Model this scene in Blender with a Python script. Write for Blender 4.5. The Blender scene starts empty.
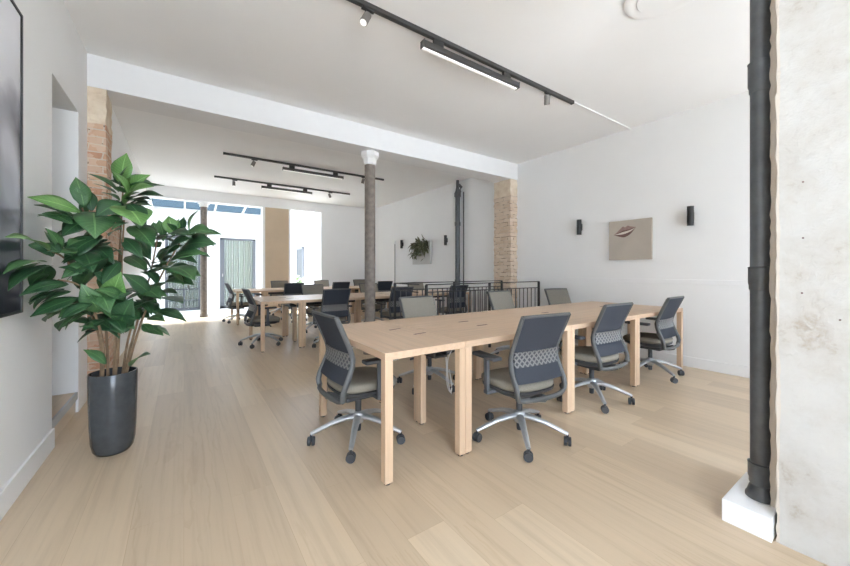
import bpy, bmesh, math, random
from mathutils import Vector, Matrix, Euler
R = math.radians
random.seed(7)
sc = bpy.context.scene
COL = sc.collection

# ------------------------------------------------------------------ materials
def new_mat(name):
    m = bpy.data.materials.new(name); m.use_nodes = True
    nt = m.node_tree
    return m, nt, nt.nodes['Principled BSDF']

def pmat(name, col, rough=0.5, metal=0.0, spec=0.5, noise=0.0, nscale=8.0, bump=0.0, bscale=60.0, emit=0.0):
    """plain material with a little procedural mottling"""
    m, nt, b = new_mat(name)
    b.inputs['Base Color'].default_value = (*col, 1)
    b.inputs['Roughness'].default_value = rough
    b.inputs['Metallic'].default_value = metal
    b.inputs['Specular IOR Level'].default_value = spec
    tc = nt.nodes.new('ShaderNodeTexCoord')
    if noise:
        n = nt.nodes.new('ShaderNodeTexNoise'); n.inputs['Scale'].default_value = nscale; n.inputs['Detail'].default_value = 5
        nt.links.new(tc.outputs['Object'], n.inputs['Vector'])
        r = nt.nodes.new('ShaderNodeValToRGB')
        r.color_ramp.elements[0].position = 0.3; r.color_ramp.elements[1].position = 0.7
        r.color_ramp.elements[0].color = (*[c * (1 - noise) for c in col], 1)
        r.color_ramp.elements[1].color = (*[min(1, c * (1 + noise)) for c in col], 1)
        nt.links.new(n.outputs['Fac'], r.inputs['Fac'])
        nt.links.new(r.outputs['Color'], b.inputs['Base Color'])
    if bump:
        n2 = nt.nodes.new('ShaderNodeTexNoise'); n2.inputs['Scale'].default_value = bscale; n2.inputs['Detail'].default_value = 6
        nt.links.new(tc.outputs['Object'], n2.inputs['Vector'])
        bp = nt.nodes.new('ShaderNodeBump'); bp.inputs['Strength'].default_value = bump; bp.inputs['Distance'].default_value = 0.01
        nt.links.new(n2.outputs['Fac'], bp.inputs['Height'])
        nt.links.new(bp.outputs['Normal'], b.inputs['Normal'])
    if emit:
        b.inputs['Emission Color'].default_value = (1, .97, .93, 1); b.inputs['Emission Strength'].default_value = emit
    return m

def ramp(nt, stops):
    r = nt.nodes.new('ShaderNodeValToRGB'); e = r.color_ramp.elements
    while len(e) < len(stops): e.new(0.5)
    for q, (p, c) in zip(e, stops): q.position = p; q.color = (*c, 1)
    return r

def mixc(nt, mode, fac, a, b):
    m = nt.nodes.new('ShaderNodeMix'); m.data_type = 'RGBA'; m.blend_type = mode
    for sock, v in ((m.inputs[0], fac), (m.inputs[6], a), (m.inputs[7], b)):
        if hasattr(v, 'is_output'): nt.links.new(v, sock)
        elif isinstance(v, (int, float)): sock.default_value = v
        else: sock.default_value = (*v, 1)
    return m.outputs[2]

def math_n(nt, op, a, b=None, c=None):
    m = nt.nodes.new('ShaderNodeMath'); m.operation = op
    for s, v in zip(m.inputs, (a, b, c)):
        if v is None: continue
        if hasattr(v, 'is_output'): nt.links.new(v, s)
        else: s.default_value = v
    return m.outputs[0]

def xyz(nt, coord='Object'):
    tc = nt.nodes.new('ShaderNodeTexCoord'); s = nt.nodes.new('ShaderNodeSeparateXYZ')
    nt.links.new(tc.outputs[coord], s.inputs[0]); return s.outputs

def comb(nt, x, y, z=0.0):
    c = nt.nodes.new('ShaderNodeCombineXYZ')
    for s, v in zip(c.inputs, (x, y, z)):
        if hasattr(v, 'is_output'): nt.links.new(v, s)
        else: s.default_value = v
    return c.outputs[0]

def floor_mat():
    m, nt, b = new_mat('pale_oak_planks')
    x, y, z = xyz(nt)
    v = comb(nt, y, x)
    br = nt.nodes.new('ShaderNodeTexBrick'); nt.links.new(v, br.inputs['Vector'])
    br.inputs['Scale'].default_value = 1.0; br.inputs['Brick Width'].default_value = 2.1; br.inputs['Row Height'].default_value = 0.205
    br.inputs['Mortar Size'].default_value = 0.0011; br.inputs['Mortar Smooth'].default_value = 0.3
    br.offset = 0.37; br.offset_frequency = 2; br.squash = 0.9; br.squash_frequency = 3
    br.inputs['Color1'].default_value = (.0, .0, .0, 1); br.inputs['Color2'].default_value = (1, 1, 1, 1); br.inputs['Mortar'].default_value = (.5, .5, .5, 1)
    tone = ramp(nt, [(0, (.535, .415, .290)), (.5, (.600, .469, .328)), (1, (.655, .525, .376))])
    nt.links.new(br.outputs['Color'], tone.inputs['Fac'])
    # per plank grain shift
    g = nt.nodes.new('ShaderNodeTexNoise'); g.inputs['Scale'].default_value = 1.0; g.inputs['Detail'].default_value = 7; g.inputs['Roughness'].default_value = .62
    nt.links.new(comb(nt, math_n(nt, 'MULTIPLY', y, 1.1), math_n(nt, 'MULTIPLY', x, 26.0), math_n(nt, 'MULTIPLY', br.outputs['Color'], 9.0)), g.inputs['Vector'])
    gr = ramp(nt, [(.32, (.80, .77, .74)), (.5, (1, 1, 1)), (.72, (1.07, 1.06, 1.05))])
    nt.links.new(g.outputs['Fac'], gr.inputs['Fac'])
    c = mixc(nt, 'MULTIPLY', .55, tone.outputs['Color'], gr.outputs['Color'])
    # cathedral grain in some places
    w = nt.nodes.new('ShaderNodeTexWave'); w.wave_type = 'RINGS'; w.inputs['Scale'].default_value = 16.0; w.inputs['Distortion'].default_value = 7.0; w.inputs['Detail'].default_value = 3
    nt.links.new(comb(nt, math_n(nt, 'MULTIPLY', y, .22), x, math_n(nt, 'MULTIPLY', br.outputs['Color'], 3.0)), w.inputs['Vector'])
    wr = ramp(nt, [(0, (.88, .85, .81)), (.30, (1, 1, 1)), (1, (1, 1, 1))]); nt.links.new(w.outputs['Color'], wr.inputs['Fac'])
    big = nt.nodes.new('ShaderNodeTexNoise'); big.inputs['Scale'].default_value = .9; nt.links.new(comb(nt, math_n(nt, 'MULTIPLY', y, .6), math_n(nt, 'MULTIPLY', x, 2.2), math_n(nt, 'MULTIPLY', br.outputs['Color'], 5.0)), big.inputs['Vector'])
    bm_ = math_n(nt, 'MULTIPLY', math_n(nt, 'GREATER_THAN', big.outputs['Fac'], .57), .5)
    c = mixc(nt, 'MULTIPLY', bm_, c, wr.outputs['Color'])
    c = mixc(nt, 'MULTIPLY', math_n(nt, 'MULTIPLY', br.outputs['Fac'], .35), c, (.55, .45, .36))
    nt.links.new(c, b.inputs['Base Color'])
    b.inputs['Roughness'].default_value = .36; b.inputs['Specular IOR Level'].default_value = .5
    bp = nt.nodes.new('ShaderNodeBump'); bp.inputs['Strength'].default_value = .06; bp.inputs['Distance'].default_value = .004
    nt.links.new(g.outputs['Fac'], bp.inputs['Height']); nt.links.new(bp.outputs['Normal'], b.inputs['Normal'])
    return m

def oak_mat(name, base, axis):
    m, nt, b = new_mat(name)
    x, y, z = xyz(nt)
    s = {'x': (1.3, 34, 34), 'y': (34, 1.3, 34), 'z': (34, 34, 1.3)}[axis]
    oi = nt.nodes.new('ShaderNodeObjectInfo')
    off = math_n(nt, 'MULTIPLY', oi.outputs['Random'], 40.0)
    v = comb(nt, math_n(nt, 'MULTIPLY_ADD', x, s[0], off), math_n(nt, 'MULTIPLY', y, s[1]), math_n(nt, 'MULTIPLY', z, s[2]))
    n = nt.nodes.new('ShaderNodeTexNoise'); n.inputs['Scale'].default_value = 1; n.inputs['Detail'].default_value = 6; n.inputs['Roughness'].default_value = .6
    nt.links.new(v, n.inputs['Vector'])
    r = ramp(nt, [(.28, [c * .84 for c in base]), (.5, base), (.75, [min(1, c * 1.1) for c in base])])
    nt.links.new(n.outputs['Fac'], r.inputs['Fac']); nt.links.new(r.outputs['Color'], b.inputs['Base Color'])
    b.inputs['Roughness'].default_value = .4; b.inputs['Specular IOR Level'].default_value = .4
    return m

def brick_mat(name, plaster_from, smr=.55, gp=.66, c1=(.55, .32, .21), c2=(.72, .52, .37), cm=(.68, .60, .50)):
    m, nt, b = new_mat(name)
    x, y, z = xyz(nt)
    u = math_n(nt, 'ADD', x, y)
    nz = nt.nodes.new('ShaderNodeTexNoise'); nz.inputs['Scale'].default_value = 6; nz.inputs['Detail'].default_value = 5
    tc = nt.nodes.new('ShaderNodeTexCoord'); nt.links.new(tc.outputs['Object'], nz.inputs['Vector'])
    wob = math_n(nt, 'MULTIPLY', math_n(nt, 'SUBTRACT', nz.outputs['Fac'], .5), .022)
    br = nt.nodes.new('ShaderNodeTexBrick'); nt.links.new(comb(nt, math_n(nt, 'ADD', u, wob), math_n(nt, 'ADD', z, wob)), br.inputs['Vector'])
    br.inputs['Scale'].default_value = 1; br.inputs['Brick Width'].default_value = .2; br.inputs['Row Height'].default_value = .068
    br.inputs['Mortar Size'].default_value = .007; br.inputs['Mortar Smooth'].default_value = .5; br.inputs['Bias'].default_value = -.2
    br.inputs['Color1'].default_value = (*c1, 1); br.inputs['Color2'].default_value = (*c2, 1); br.inputs['Mortar'].default_value = (*cm, 1)
    n2 = nt.nodes.new('ShaderNodeTexNoise'); n2.inputs['Scale'].default_value = 9; n2.inputs['Detail'].default_value = 6
    nt.links.new(tc.outputs['Object'], n2.inputs['Vector'])
    smear = math_n(nt, 'MULTIPLY', math_n(nt, 'GREATER_THAN', n2.outputs['Fac'], .5), smr)
    c = mixc(nt, 'MIX', smear, br.outputs['Color'], (.72, .60, .48))
    # dark gaps
    n3 = nt.nodes.new('ShaderNodeTexNoise'); n3.inputs['Scale'].default_value = 1; nt.links.new(comb(nt, math_n(nt, 'MULTIPLY', u, 9.0), math_n(nt, 'MULTIPLY', z, 40.0)), n3.inputs['Vector'])
    gap = math_n(nt, 'MULTIPLY', math_n(nt, 'GREATER_THAN', n3.outputs['Fac'], gp), .8)
    c = mixc(nt, 'MIX', math_n(nt, 'MULTIPLY', gap, br.outputs['Fac']), c, (.16, .11, .08))
    # plaster left on the top of the pier
    zz = math_n(nt, 'ADD', z, math_n(nt, 'MULTIPLY', wob, 4.0))
    top = math_n(nt, 'GREATER_THAN', zz, plaster_from)
    pl = ramp(nt, [(.3, (.66, .53, .40)), (.7, (.80, .70, .56))]); nt.links.new(n2.outputs['Fac'], pl.inputs['Fac'])
    c = mixc(nt, 'MIX', top, c, pl.outputs['Color'])
    nt.links.new(c, b.inputs['Base Color']); b.inputs['Roughness'].default_value = .95; b.inputs['Specular IOR Level'].default_value = .1
    bp = nt.nodes.new('ShaderNodeBump'); bp.inputs['Strength'].default_value = .5; bp.inputs['Distance'].default_value = .015
    nt.links.new(math_n(nt, 'SUBTRACT', n2.outputs['Fac'], math_n(nt, 'MULTIPLY', br.outputs['Fac'], .6)), bp.inputs['Height']); nt.links.new(bp.outputs['Normal'], b.inputs['Normal'])
    return m

def stone_mat():
    m, nt, b = new_mat('rough_limestone')
    tc = nt.nodes.new('ShaderNodeTexCoord')
    n = nt.nodes.new('ShaderNodeTexNoise'); n.inputs['Scale'].default_value = 5; n.inputs['Detail'].default_value = 9; n.inputs['Roughness'].default_value = .68
    nt.links.new(tc.outputs['Object'], n.inputs['Vector'])
    r = ramp(nt, [(.28, (.36, .30, .24)), (.40, (.475, .45, .41)), (.55, (.515, .50, .47)), (.8, (.55, .535, .505))]); nt.links.new(n.outputs['Fac'], r.inputs['Fac'])
    vo = nt.nodes.new('ShaderNodeTexVoronoi'); vo.inputs['Scale'].default_value = 9; nt.links.new(tc.outputs['Object'], vo.inputs['Vector'])
    pit = math_n(nt, 'MULTIPLY', math_n(nt, 'LESS_THAN', vo.outputs['Distance'], .05), .7)
    c = mixc(nt, 'MIX', pit, r.outputs['Color'], (.42, .34, .26))
    # bare brownish strip along the broken arris beside the pipe
    x, y, z = xyz(nt)
    arris = math_n(nt, 'GREATER_THAN', math_n(nt, 'ADD', y, math_n(nt, 'MULTIPLY', n.outputs['Fac'], .03)), .388)
    c = mixc(nt, 'MIX', math_n(nt, 'MULTIPLY', arris, .7), c, (.60, .52, .43))
    nt.links.new(c, b.inputs['Base Color']); b.inputs['Roughness'].default_value = .95; b.inputs['Specular IOR Level'].default_value = .1
    bp = nt.nodes.new('ShaderNodeBump'); bp.inputs['Strength'].default_value = .9; bp.inputs['Distance'].default_value = .014
    nt.links.new(n.outputs['Fac'], bp.inputs['Height']); nt.links.new(bp.outputs['Normal'], b.inputs['Normal'])
    return m

def fabric_mat(name, col, scale=420.0, rough=.85):
    m, nt, b = new_mat(name)
    tc = nt.nodes.new('ShaderNodeTexCoord')
    n = nt.nodes.new('ShaderNodeTexNoise'); n.inputs['Scale'].default_value = scale; n.inputs['Detail'].default_value = 2
    nt.links.new(tc.outputs['Object'], n.inputs['Vector'])
    r = ramp(nt, [(.3, [c * .8 for c in col]), (.7, [c * 1.2 for c in col])]); nt.links.new(n.outputs['Fac'], r.inputs['Fac'])
    nt.links.new(r.outputs['Color'], b.inputs['Base Color']); b.inputs['Roughness'].default_value = rough; b.inputs['Specular IOR Level'].default_value = .2
    return m

def lumbar_mat():
    m, nt, b = new_mat('perforated_lumbar_plastic')
    x, y, z = xyz(nt)
    a = math_n(nt, 'MULTIPLY', math_n(nt, 'ADD', x, math_n(nt, 'MULTIPLY', z, 1.0)), 24.0)
    d = math_n(nt, 'MULTIPLY', math_n(nt, 'SUBTRACT', x, math_n(nt, 'MULTIPLY', z, 1.0)), 24.0)
    fa = math_n(nt, 'GREATER_THAN', math_n(nt, 'FRACT', a), .36); fd = math_n(nt, 'GREATER_THAN', math_n(nt, 'FRACT', d), .36)
    c = mixc(nt, 'MIX', math_n(nt, 'MULTIPLY', fa, fd), (.21, .21, .208), (.045, .05, .06))
    nt.links.new(c, b.inputs['Base Color']); b.inputs['Roughness'].default_value = .45
    return m

def leaf_mat(name, dark, light):
    m, nt, b = new_mat(name)
    uv = nt.nodes.new('ShaderNodeUVMap'); s = nt.nodes.new('ShaderNodeSeparateXYZ'); nt.links.new(uv.outputs[0], s.inputs[0])
    rib = math_n(nt, 'ABSOLUTE', math_n(nt, 'SUBTRACT', s.outputs[0], .5))
    ribm = math_n(nt, 'LESS_THAN', rib, .028)
    vein = math_n(nt, 'SINE', math_n(nt, 'MULTIPLY', math_n(nt, 'SUBTRACT', s.outputs[1], math_n(nt, 'MULTIPLY', rib, .35)), 75.0))
    veinm = math_n(nt, 'MULTIPLY', math_n(nt, 'GREATER_THAN', vein, .86), .35)
    tc = nt.nodes.new('ShaderNodeTexCoord')
    n = nt.nodes.new('ShaderNodeTexNoise'); n.inputs['Scale'].default_value = 9; nt.links.new(tc.outputs['Object'], n.inputs['Vector'])
    r = ramp(nt, [(.3, dark), (.7, [(d + l) / 2 for d, l in zip(dark, light)])]); nt.links.new(n.outputs['Fac'], r.inputs['Fac'])
    c = mixc(nt, 'MIX', veinm, r.outputs['Color'], light)
    c = mixc(nt, 'MIX', math_n(nt, 'MULTIPLY', ribm, .8), c, [l * 1.25 for l in light])
    nt.links.new(c, b.inputs['Base Color']); b.inputs['Roughness'].default_value = .4; b.inputs['Specular IOR Level'].default_value = .5
    return m

def print_mat():
    """large black and white photograph: soft pale and dark shapes"""
    m, nt, b = new_mat('monochrome_print')
    x, y, z = xyz(nt)                      # y along the wall, z up (object origin at the floor)
    n = nt.nodes.new('ShaderNodeTexNoise'); n.inputs['Scale'].default_value = 3.2; n.inputs['Detail'].default_value = 3
    nt.links.new(comb(nt, y, z), n.inputs['Vector'])
    zz = math_n(nt, 'ADD', z, math_n(nt, 'MULTIPLY', math_n(nt, 'SUBTRACT', n.outputs['Fac'], .5), .35))
    g = nt.nodes.new('ShaderNodeMapRange'); g.inputs[1].default_value = .95; g.inputs[2].default_value = 2.65
    nt.links.new(zz, g.inputs[0])
    r = ramp(nt, [(0, (.022, .022, .034)), (.20, (.030, .030, .045)), (.44, (.035, .035, .05)), (.56, (.06, .06, .08)), (.63, (.36, .36, .41)), (.69, (.70, .70, .74)), (1, (.86, .86, .90))])
    nt.links.new(g.outputs[0], r.inputs['Fac'])
    c = r.outputs['Color']
    def blob(c, cy, cz, ry, rz, tilt, col, soft=.45):
        dy = math_n(nt, 'SUBTRACT', y, cy); dz = math_n(nt, 'SUBTRACT', z, cz)
        ct, st = math.cos(tilt), math.sin(tilt)
        a = math_n(nt, 'DIVIDE', math_n(nt, 'ADD', math_n(nt, 'MULTIPLY', dy, ct), math_n(nt, 'MULTIPLY', dz, st)), ry)
        e = math_n(nt, 'DIVIDE', math_n(nt, 'SUBTRACT', math_n(nt, 'MULTIPLY', dz, ct), math_n(nt, 'MULTIPLY', dy, st)), rz)
        d = math_n(nt, 'SQRT', math_n(nt, 'ADD', math_n(nt, 'MULTIPLY', a, a), math_n(nt, 'MULTIPLY', e, e)))
        d = math_n(nt, 'ADD', d, math_n(nt, 'MULTIPLY', math_n(nt, 'SUBTRACT', n.outputs['Fac'], .5), .5))
        mr = nt.nodes.new('ShaderNodeMapRange'); mr.inputs[1].default_value = 1 + soft; mr.inputs[2].default_value = 1 - soft
        nt.links.new(d, mr.inputs[0])
        return mixc(nt, 'MIX', mr.outputs[0], c, col)
    c = blob(c, 2.64, 1.74, .26, .12, -1.0, (.50, .50, .56))
    c = blob(c, 2.60, 1.62, .10, .12, .2, (.34, .34, .40))
    c = blob(c, 2.2, 1.5, .3, .2, .5, (.30, .30, .35))
    nt.links.new(c, b.inputs['Base Color']); b.inputs['Roughness'].default_value = .3; b.inputs['Specular IOR Level'].default_value = .25
    return m

def glaze_mat(name, col, spec=.08):
    m = bpy.data.materials.new(name); m.use_nodes = True; nt = m.node_tree; nt.nodes.clear()
    o = nt.nodes.new('ShaderNodeOutputMaterial'); t = nt.nodes.new('ShaderNodeBsdfTransparent'); t.inputs[0].default_value = (*col, 1)
    g = nt.nodes.new('ShaderNodeBsdfGlossy'); g.inputs['Roughness'].default_value = .35
    mx = nt.nodes.new('ShaderNodeMixShader'); mx.inputs[0].default_value = spec * .35
    nt.links.new(t.outputs[0], mx.inputs[1]); nt.links.new(g.outputs[0], mx.inputs[2]); nt.links.new(mx.outputs[0], o.inputs[0])
    return m

M = {}
M['wall'] = pmat('white_wall_paint', (.865, .865, .86), .9, spec=.2, noise=.012, nscale=2.0)
M['ceil'] = pmat('white_ceiling_paint', (.88, .875, .87), .95, spec=.1, noise=.01, nscale=2.0)
M['beam'] = pmat('white_beam_paint', (.80, .80, .80), .9, spec=.15, noise=.01)
M['trim'] = pmat('white_gloss_trim', (.86, .86, .86), .5, noise=.01)
M['beige'] = pmat('beige_plaster', (.60, .48, .35), .9, spec=.1, noise=.04, nscale=3)
M['riser'] = pmat('grey_step_riser', (.50, .50, .50), .7, noise=.05)
M['floor'] = floor_mat()
M['tile'] = pmat('pale_stone_paving', (.74, .73, .71), .7, noise=.06, nscale=4)
M['street'] = pmat('light_bounce_pavement', (.62, .60, .57), .9, noise=.1, nscale=5)  # unseen street, made pale to bounce light up to the ceiling
M['oak_top'] = oak_mat('oak_veneer_along', (.60, .43, .295), 'x')
M['oak_leg'] = oak_mat('oak_leg_grain', (.62, .445, .30), 'z')
M['brick_l'] = brick_mat('old_red_brick', 2.56, .45, .62, (.52, .30, .20), (.68, .48, .34), (.62, .55, .46))
M['brick_r'] = brick_mat('pale_old_brick', 2.60, .25, .55, (.60, .46, .34), (.72, .60, .48), (.58, .48, .39))
M['stone'] = stone_mat()
M['iron'] = pmat('dark_cast_iron', (.10, .105, .11), .42, .35, noise=.15, nscale=20, bump=.15, bscale=50)
M['rust'] = pmat('weathered_brown_iron', (.215, .185, .16), .75, .1, noise=.22, nscale=16, bump=.5, bscale=40)
M['plaster'] = pmat('white_capital_plaster', (.80, .80, .79), .85, noise=.03)
M['black'] = pmat('black_metal', (.035, .034, .034), .45, .2, noise=.08)
M['track'] = pmat('charcoal_track', (.06, .058, .056), .5, .2, noise=.06)
M['lamp'] = pmat('bronze_grey_lamp', (.20, .185, .17), .45, .3, noise=.06)
M['diff'] = pmat('opal_diffuser', (.86, .86, .86), .4, emit=.4)
M['lens'] = pmat('lamp_lens', (.7, .7, .68), .3, emit=.35)
M['white'] = pmat('white_plastic', (.80, .80, .80), .45, noise=.01)
M['alu'] = pmat('brushed_aluminium', (.60, .62, .64), .38, .75, noise=.05, nscale=40)
M['frame'] = pmat('grey_chair_frame', (.10, .103, .103), .45, .12, noise=.06, nscale=30)
M['mesh'] = fabric_mat('slate_mesh', (.050, .056, .070), 500)
M['pad'] = fabric_mat('taupe_upholstery', (.235, .215, .18), 300)
M['seat'] = fabric_mat('taupe_seat_fabric', (.255, .232, .19), 300)
M['shell'] = pmat('dark_grey_plastic', (.055, .058, .064), .5, noise=.06)
M['arm'] = pmat('slate_arm_plastic', (.085, .09, .10), .5, noise=.06)
M['caster'] = pmat('charcoal_caster', (.045, .047, .052), .45, noise=.06)
M['lumbar'] = lumbar_mat()
M['pot'] = pmat('glazed_dark_ceramic', (.052, .058, .064), .16, 0, noise=.12, nscale=24, bump=.05, bscale=30)
M['soil'] = pmat('potting_soil', (.035, .026, .02), 1, noise=.3, nscale=40)
M['stem'] = pmat('brown_stem', (.24, .16, .095), .8, noise=.25, nscale=30)
M['leaf_d'] = leaf_mat('dark_rubber_leaf', (.018, .060, .026), (.065, .16, .06))
M['leaf_m'] = leaf_mat('mid_rubber_leaf', (.034, .105, .038), (.12, .25, .09))
M['leaf_l'] = leaf_mat('young_rubber_leaf', (.085, .21, .048), (.23, .40, .14))
M['moss'] = leaf_mat('olive_leaf', (.065, .075, .03), (.15, .16, .07))
M['fern'] = leaf_mat('pale_fern_leaf', (.20, .36, .16), (.45, .58, .35))
M['canvas'] = pmat('sand_canvas', (.47, .42, .36), .8, noise=.05, nscale=4)
M['lip_d'] = pmat('dark_brown_paint', (.15, .085, .075), .6, noise=.2, nscale=30)
M['lip_m'] = pmat('rose_brown_paint', (.29, .19, .17), .6, noise=.15, nscale=30)
M['lip_l'] = pmat('pale_cream_paint', (.66, .60, .54), .6, noise=.06)
M['print'] = print_mat()
M['grey_frame'] = pmat('grey_window_frame', (.115, .125, .145), .55, .1, noise=.04)
M['curtain'] = pmat('pale_sage_curtain', (.40, .425, .405), .9, noise=.05)
M['glass'] = glaze_mat('clear_pane', (.96, .975, .97), .07)
M['sky_tint_glass'] = glaze_mat('sky_blue_tint_pane', (.165, .196, .212), .03)  # clear roof glass, tinted to stand in for the blue sky behind it
M['roof_glass'] = glaze_mat('clear_roof_pane', (.78, .80, .82), .04)
M['cable'] = pmat('white_cable', (.80, .80, .80), .5, noise=.01)
M['planter'] = pmat('pale_grey_panel', (.62, .61, .58), .8, noise=.05)
M['pole'] = pmat('grey_metal_pole', (.42, .42, .42), .4, .4, noise=.03)

# ------------------------------------------------------------------ mesh helpers
class MB:
    def __init__(s): s.bm = bmesh.new(); s.idx = 0
    def _faces(s, before):
        for f in s.bm.faces:
            if f not in before: f.material_index = s.idx
    def box(s, x0, x1, y0, y1, z0, z1, bevel=0.0, seg=2):
        t = bmesh.new()
        v = [t.verts.new((x, y, z)) for x in (x0, x1) for y in (y0, y1) for z in (z0, z1)]
        for q in ((0, 1, 3, 2), (4, 6, 7, 5), (0, 4, 5, 1), (2, 3, 7, 6), (0, 2, 6, 4), (1, 5, 7, 3)): t.faces.new([v[i] for i in q])
        if bevel: bmesh.ops.bevel(t, geom=t.edges[:], offset=bevel, segments=seg, profile=.6, affect='EDGES')
        return s.add(t)
    def add(s, t, mat=None):
        if mat is not None: bmesh.ops.transform(t, matrix=mat, verts=t.verts[:])
        bmesh.ops.recalc_face_normals(t, faces=t.faces[:])
        for f in t.faces: f.material_index = s.idx
        me = bpy.data.meshes.new('t'); t.to_mesh(me); t.free(); s.bm.from_mesh(me); bpy.data.meshes.remove(me)
        return s
    def tube(s, pts, rad, n=10, flat=1.0, up=(0, 0, 1)):
        """tube along pts; rad number or list; flat scales the second axis"""
        pts = [Vector(p) for p in pts]; t = bmesh.new(); rings = []
        for i, p in enumerate(pts):
            d = (pts[min(i + 1, len(pts) - 1)] - pts[max(i - 1, 0)]).normalized()
            u = Vector(up); a = d.cross(u)
            if a.length < 1e-3: a = d.cross(Vector((0, 1, 0)))
            a.normalize(); b = d.cross(a).normalized()
            r = rad[i] if isinstance(rad, (list, tuple)) else rad
            rings.append([t.verts.new(p + a * r * math.cos(2 * math.pi * k / n) + b * r * flat * math.sin(2 * math.pi * k / n)) for k in range(n)])
        for q, w in zip(rings, rings[1:]):
            for k in range(n): t.faces.new((q[k], q[(k + 1) % n], w[(k + 1) % n], w[k]))
        t.faces.new(rings[0][::-1]); t.faces.new(rings[-1])
        return s.add(t)
    def lathe(s, prof, n=24, mat=None, axis='z'):
        t = bmesh.new(); rings = []
        for r, z in prof:
            rings.append([t.verts.new((r * math.cos(2 * math.pi * k / n), r * math.sin(2 * math.pi * k / n), z)) for k in range(n)] if r > 1e-6 else [t.verts.new((0, 0, z))])
        for q, w in zip(rings, rings[1:]):
            for k in range(n):
                k2 = (k + 1) % n
                if len(q) == 1 and len(w) == 1: continue
                if len(q) == 1: t.faces.new((q[0], w[k2], w[k]))
                elif len(w) == 1: t.faces.new((q[k], q[k2], w[0]))
                else: t.faces.new((q[k], q[k2], w[k2], w[k]))
        if len(rings[0]) > 1: t.faces.new(rings[0][::-1])
        if len(rings[-1]) > 1: t.faces.new(rings[-1])
        return s.add(t, mat)
    def poly(s, pts, idx=None):
        f = s.bm.faces.new([s.bm.verts.new(p) for p in pts]); f.material_index = s.idx if idx is None else idx
        return s
    def sheet(s, grid, thick, nrm=(0, 1, 0)):
        """closed sheet from a grid of points, thickened along nrm"""
        t = bmesh.new(); n = Vector(nrm) * thick
        A = [[t.verts.new(p) for p in row] for row in grid]; B = [[t.verts.new(Vector(p) + n) for p in row] for row in grid]
        h, w = len(A), len(A[0])
        for i in range(h - 1):
            for j in range(w - 1):
                t.faces.new((A[i][j], A[i][j + 1], A[i + 1][j + 1], A[i + 1][j])); t.faces.new((B[i][j], B[i + 1][j], B[i + 1][j + 1], B[i][j + 1]))
        for i in range(h - 1):
            for j in (0, w - 1): t.faces.new((A[i][j], A[i + 1][j], B[i + 1][j], B[i][j]))
        for j in range(w - 1):
            for i in (0, h - 1): t.faces.new((A[i][j], A[i][j + 1], B[i][j + 1], B[i][j]))
        return s.add(t)
    def build(s, name, mats, parent=None, smooth=None):
        me = bpy.data.meshes.new(name); s.bm.to_mesh(me); s.bm.free()
        for m in (mats if isinstance(mats, (list, tuple)) else [mats]): me.materials.append(m)
        if smooth is not None:
            me.polygons.foreach_set('use_smooth', [True] * len(me.polygons))
            me.set_sharp_from_angle(angle=R(smooth))
        o = bpy.data.objects.new(name, me); COL.objects.link(o)
        if parent: o.parent = parent
        return o

def tag(o, label=None, cat=None, group=None, kind=None):
    if label: o['label'] = label
    if cat: o['category'] = cat
    if group: o['group'] = group
    if kind: o['kind'] = kind
    return o
def empty(name, loc=(0, 0, 0), rz=0, **k):
    o = bpy.data.objects.new(name, None); COL.objects.link(o); o.location = loc; o.rotation_euler = (0, 0, rz); o.empty_display_size = .1
    return tag(o, **k)
def struct(o): o['kind'] = 'structure'; return o
def copy_tree(o, parent=None):
    c = o.copy(); COL.objects.link(c)
    if parent: c.parent = parent
    for ch in o.children: copy_tree(ch, c)
    return c
def sbox(name, mat, *boxes, parent=None, bevel=0):
    m = MB()
    for b in boxes: m.box(*b, bevel=bevel)
    o = m.build(name, mat, parent)
    return struct(o) if parent is None else o

# ------------------------------------------------------------------ room
XL, XR, ZC, ZB = -.7345, 5.184, 3.2045, 3.24
YB = 10.5
sbox('floor', M['floor'], (-.82, XR + .2, -2.0, YB + .3, -.1, 0))
sbox('floor_passage', M['floor'], (-2.4, -.935, 2.9, 4.10, -.1, .17), (-.935, -.752, 3.382, 4.098, 0, .17))
sbox('trim_1', M['riser'], (-.752, -.738, 3.382, 4.098, .112, .172))
sbox('floor_courtyard', M['tile'], (-.95, 5.4, YB + .3, 14.6, -.1, -.002))
sbox('ground', M['street'], (-9, 14, -14, -2.0, -.15, -.05))
sbox('ceiling', M['ceil'], (-.95, XR + .2, -2.15, 4.42, ZC, ZC + .3))
sbox('ceiling_back', M['ceil'], (-.95, XR + .2, 4.80, YB + .3, ZB, ZB + .25))
sbox('beam', M['beam'], (XL, XR, 4.4166, 4.80, 2.907, ZB + .25))
sbox('wall_left', M['wall'], (-.935, XL, -2.15, 3.38, -.1, ZB), (-.935, XL, 4.10, 12.8, -.1, ZB), (-.935, XL, 3.38, 4.10, 2.54, ZB))
sbox('wall_passage', M['wall'], (-2.4, -.935, 4.10, 4.3, 0, 2.6), (-2.4, -.935, 2.8, 2.9, 0, 2.6), (-2.5, -2.4, 2.8, 4.3, 0, 2.6))
sbox('ceiling_passage', M['ceil'], (-2.4, -.935, 2.9, 4.10, 2.54, 2.6))
sbox('wall_right', M['wall'], (XR, XR + .2, -2.15, YB + .3, -.1, ZB))
sbox('baseboard_left', M['trim'], (XL, XL + .014, -1.9, 3.38, 0, .13), bevel=.003)
sbox('baseboard_right', M['trim'], (XR - .016, XR, -1.9, 4.40, 0, .125), bevel=.003)
sbox('trim_2', M['trim'], (XR - .007, XR, -1.9, 4.41, 1.025, 1.085), bevel=.003)     # dado rail
sbox('baseboard_back', M['trim'], (3.52, XR, YB - .016, YB, 0, .12), bevel=.003)
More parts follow.
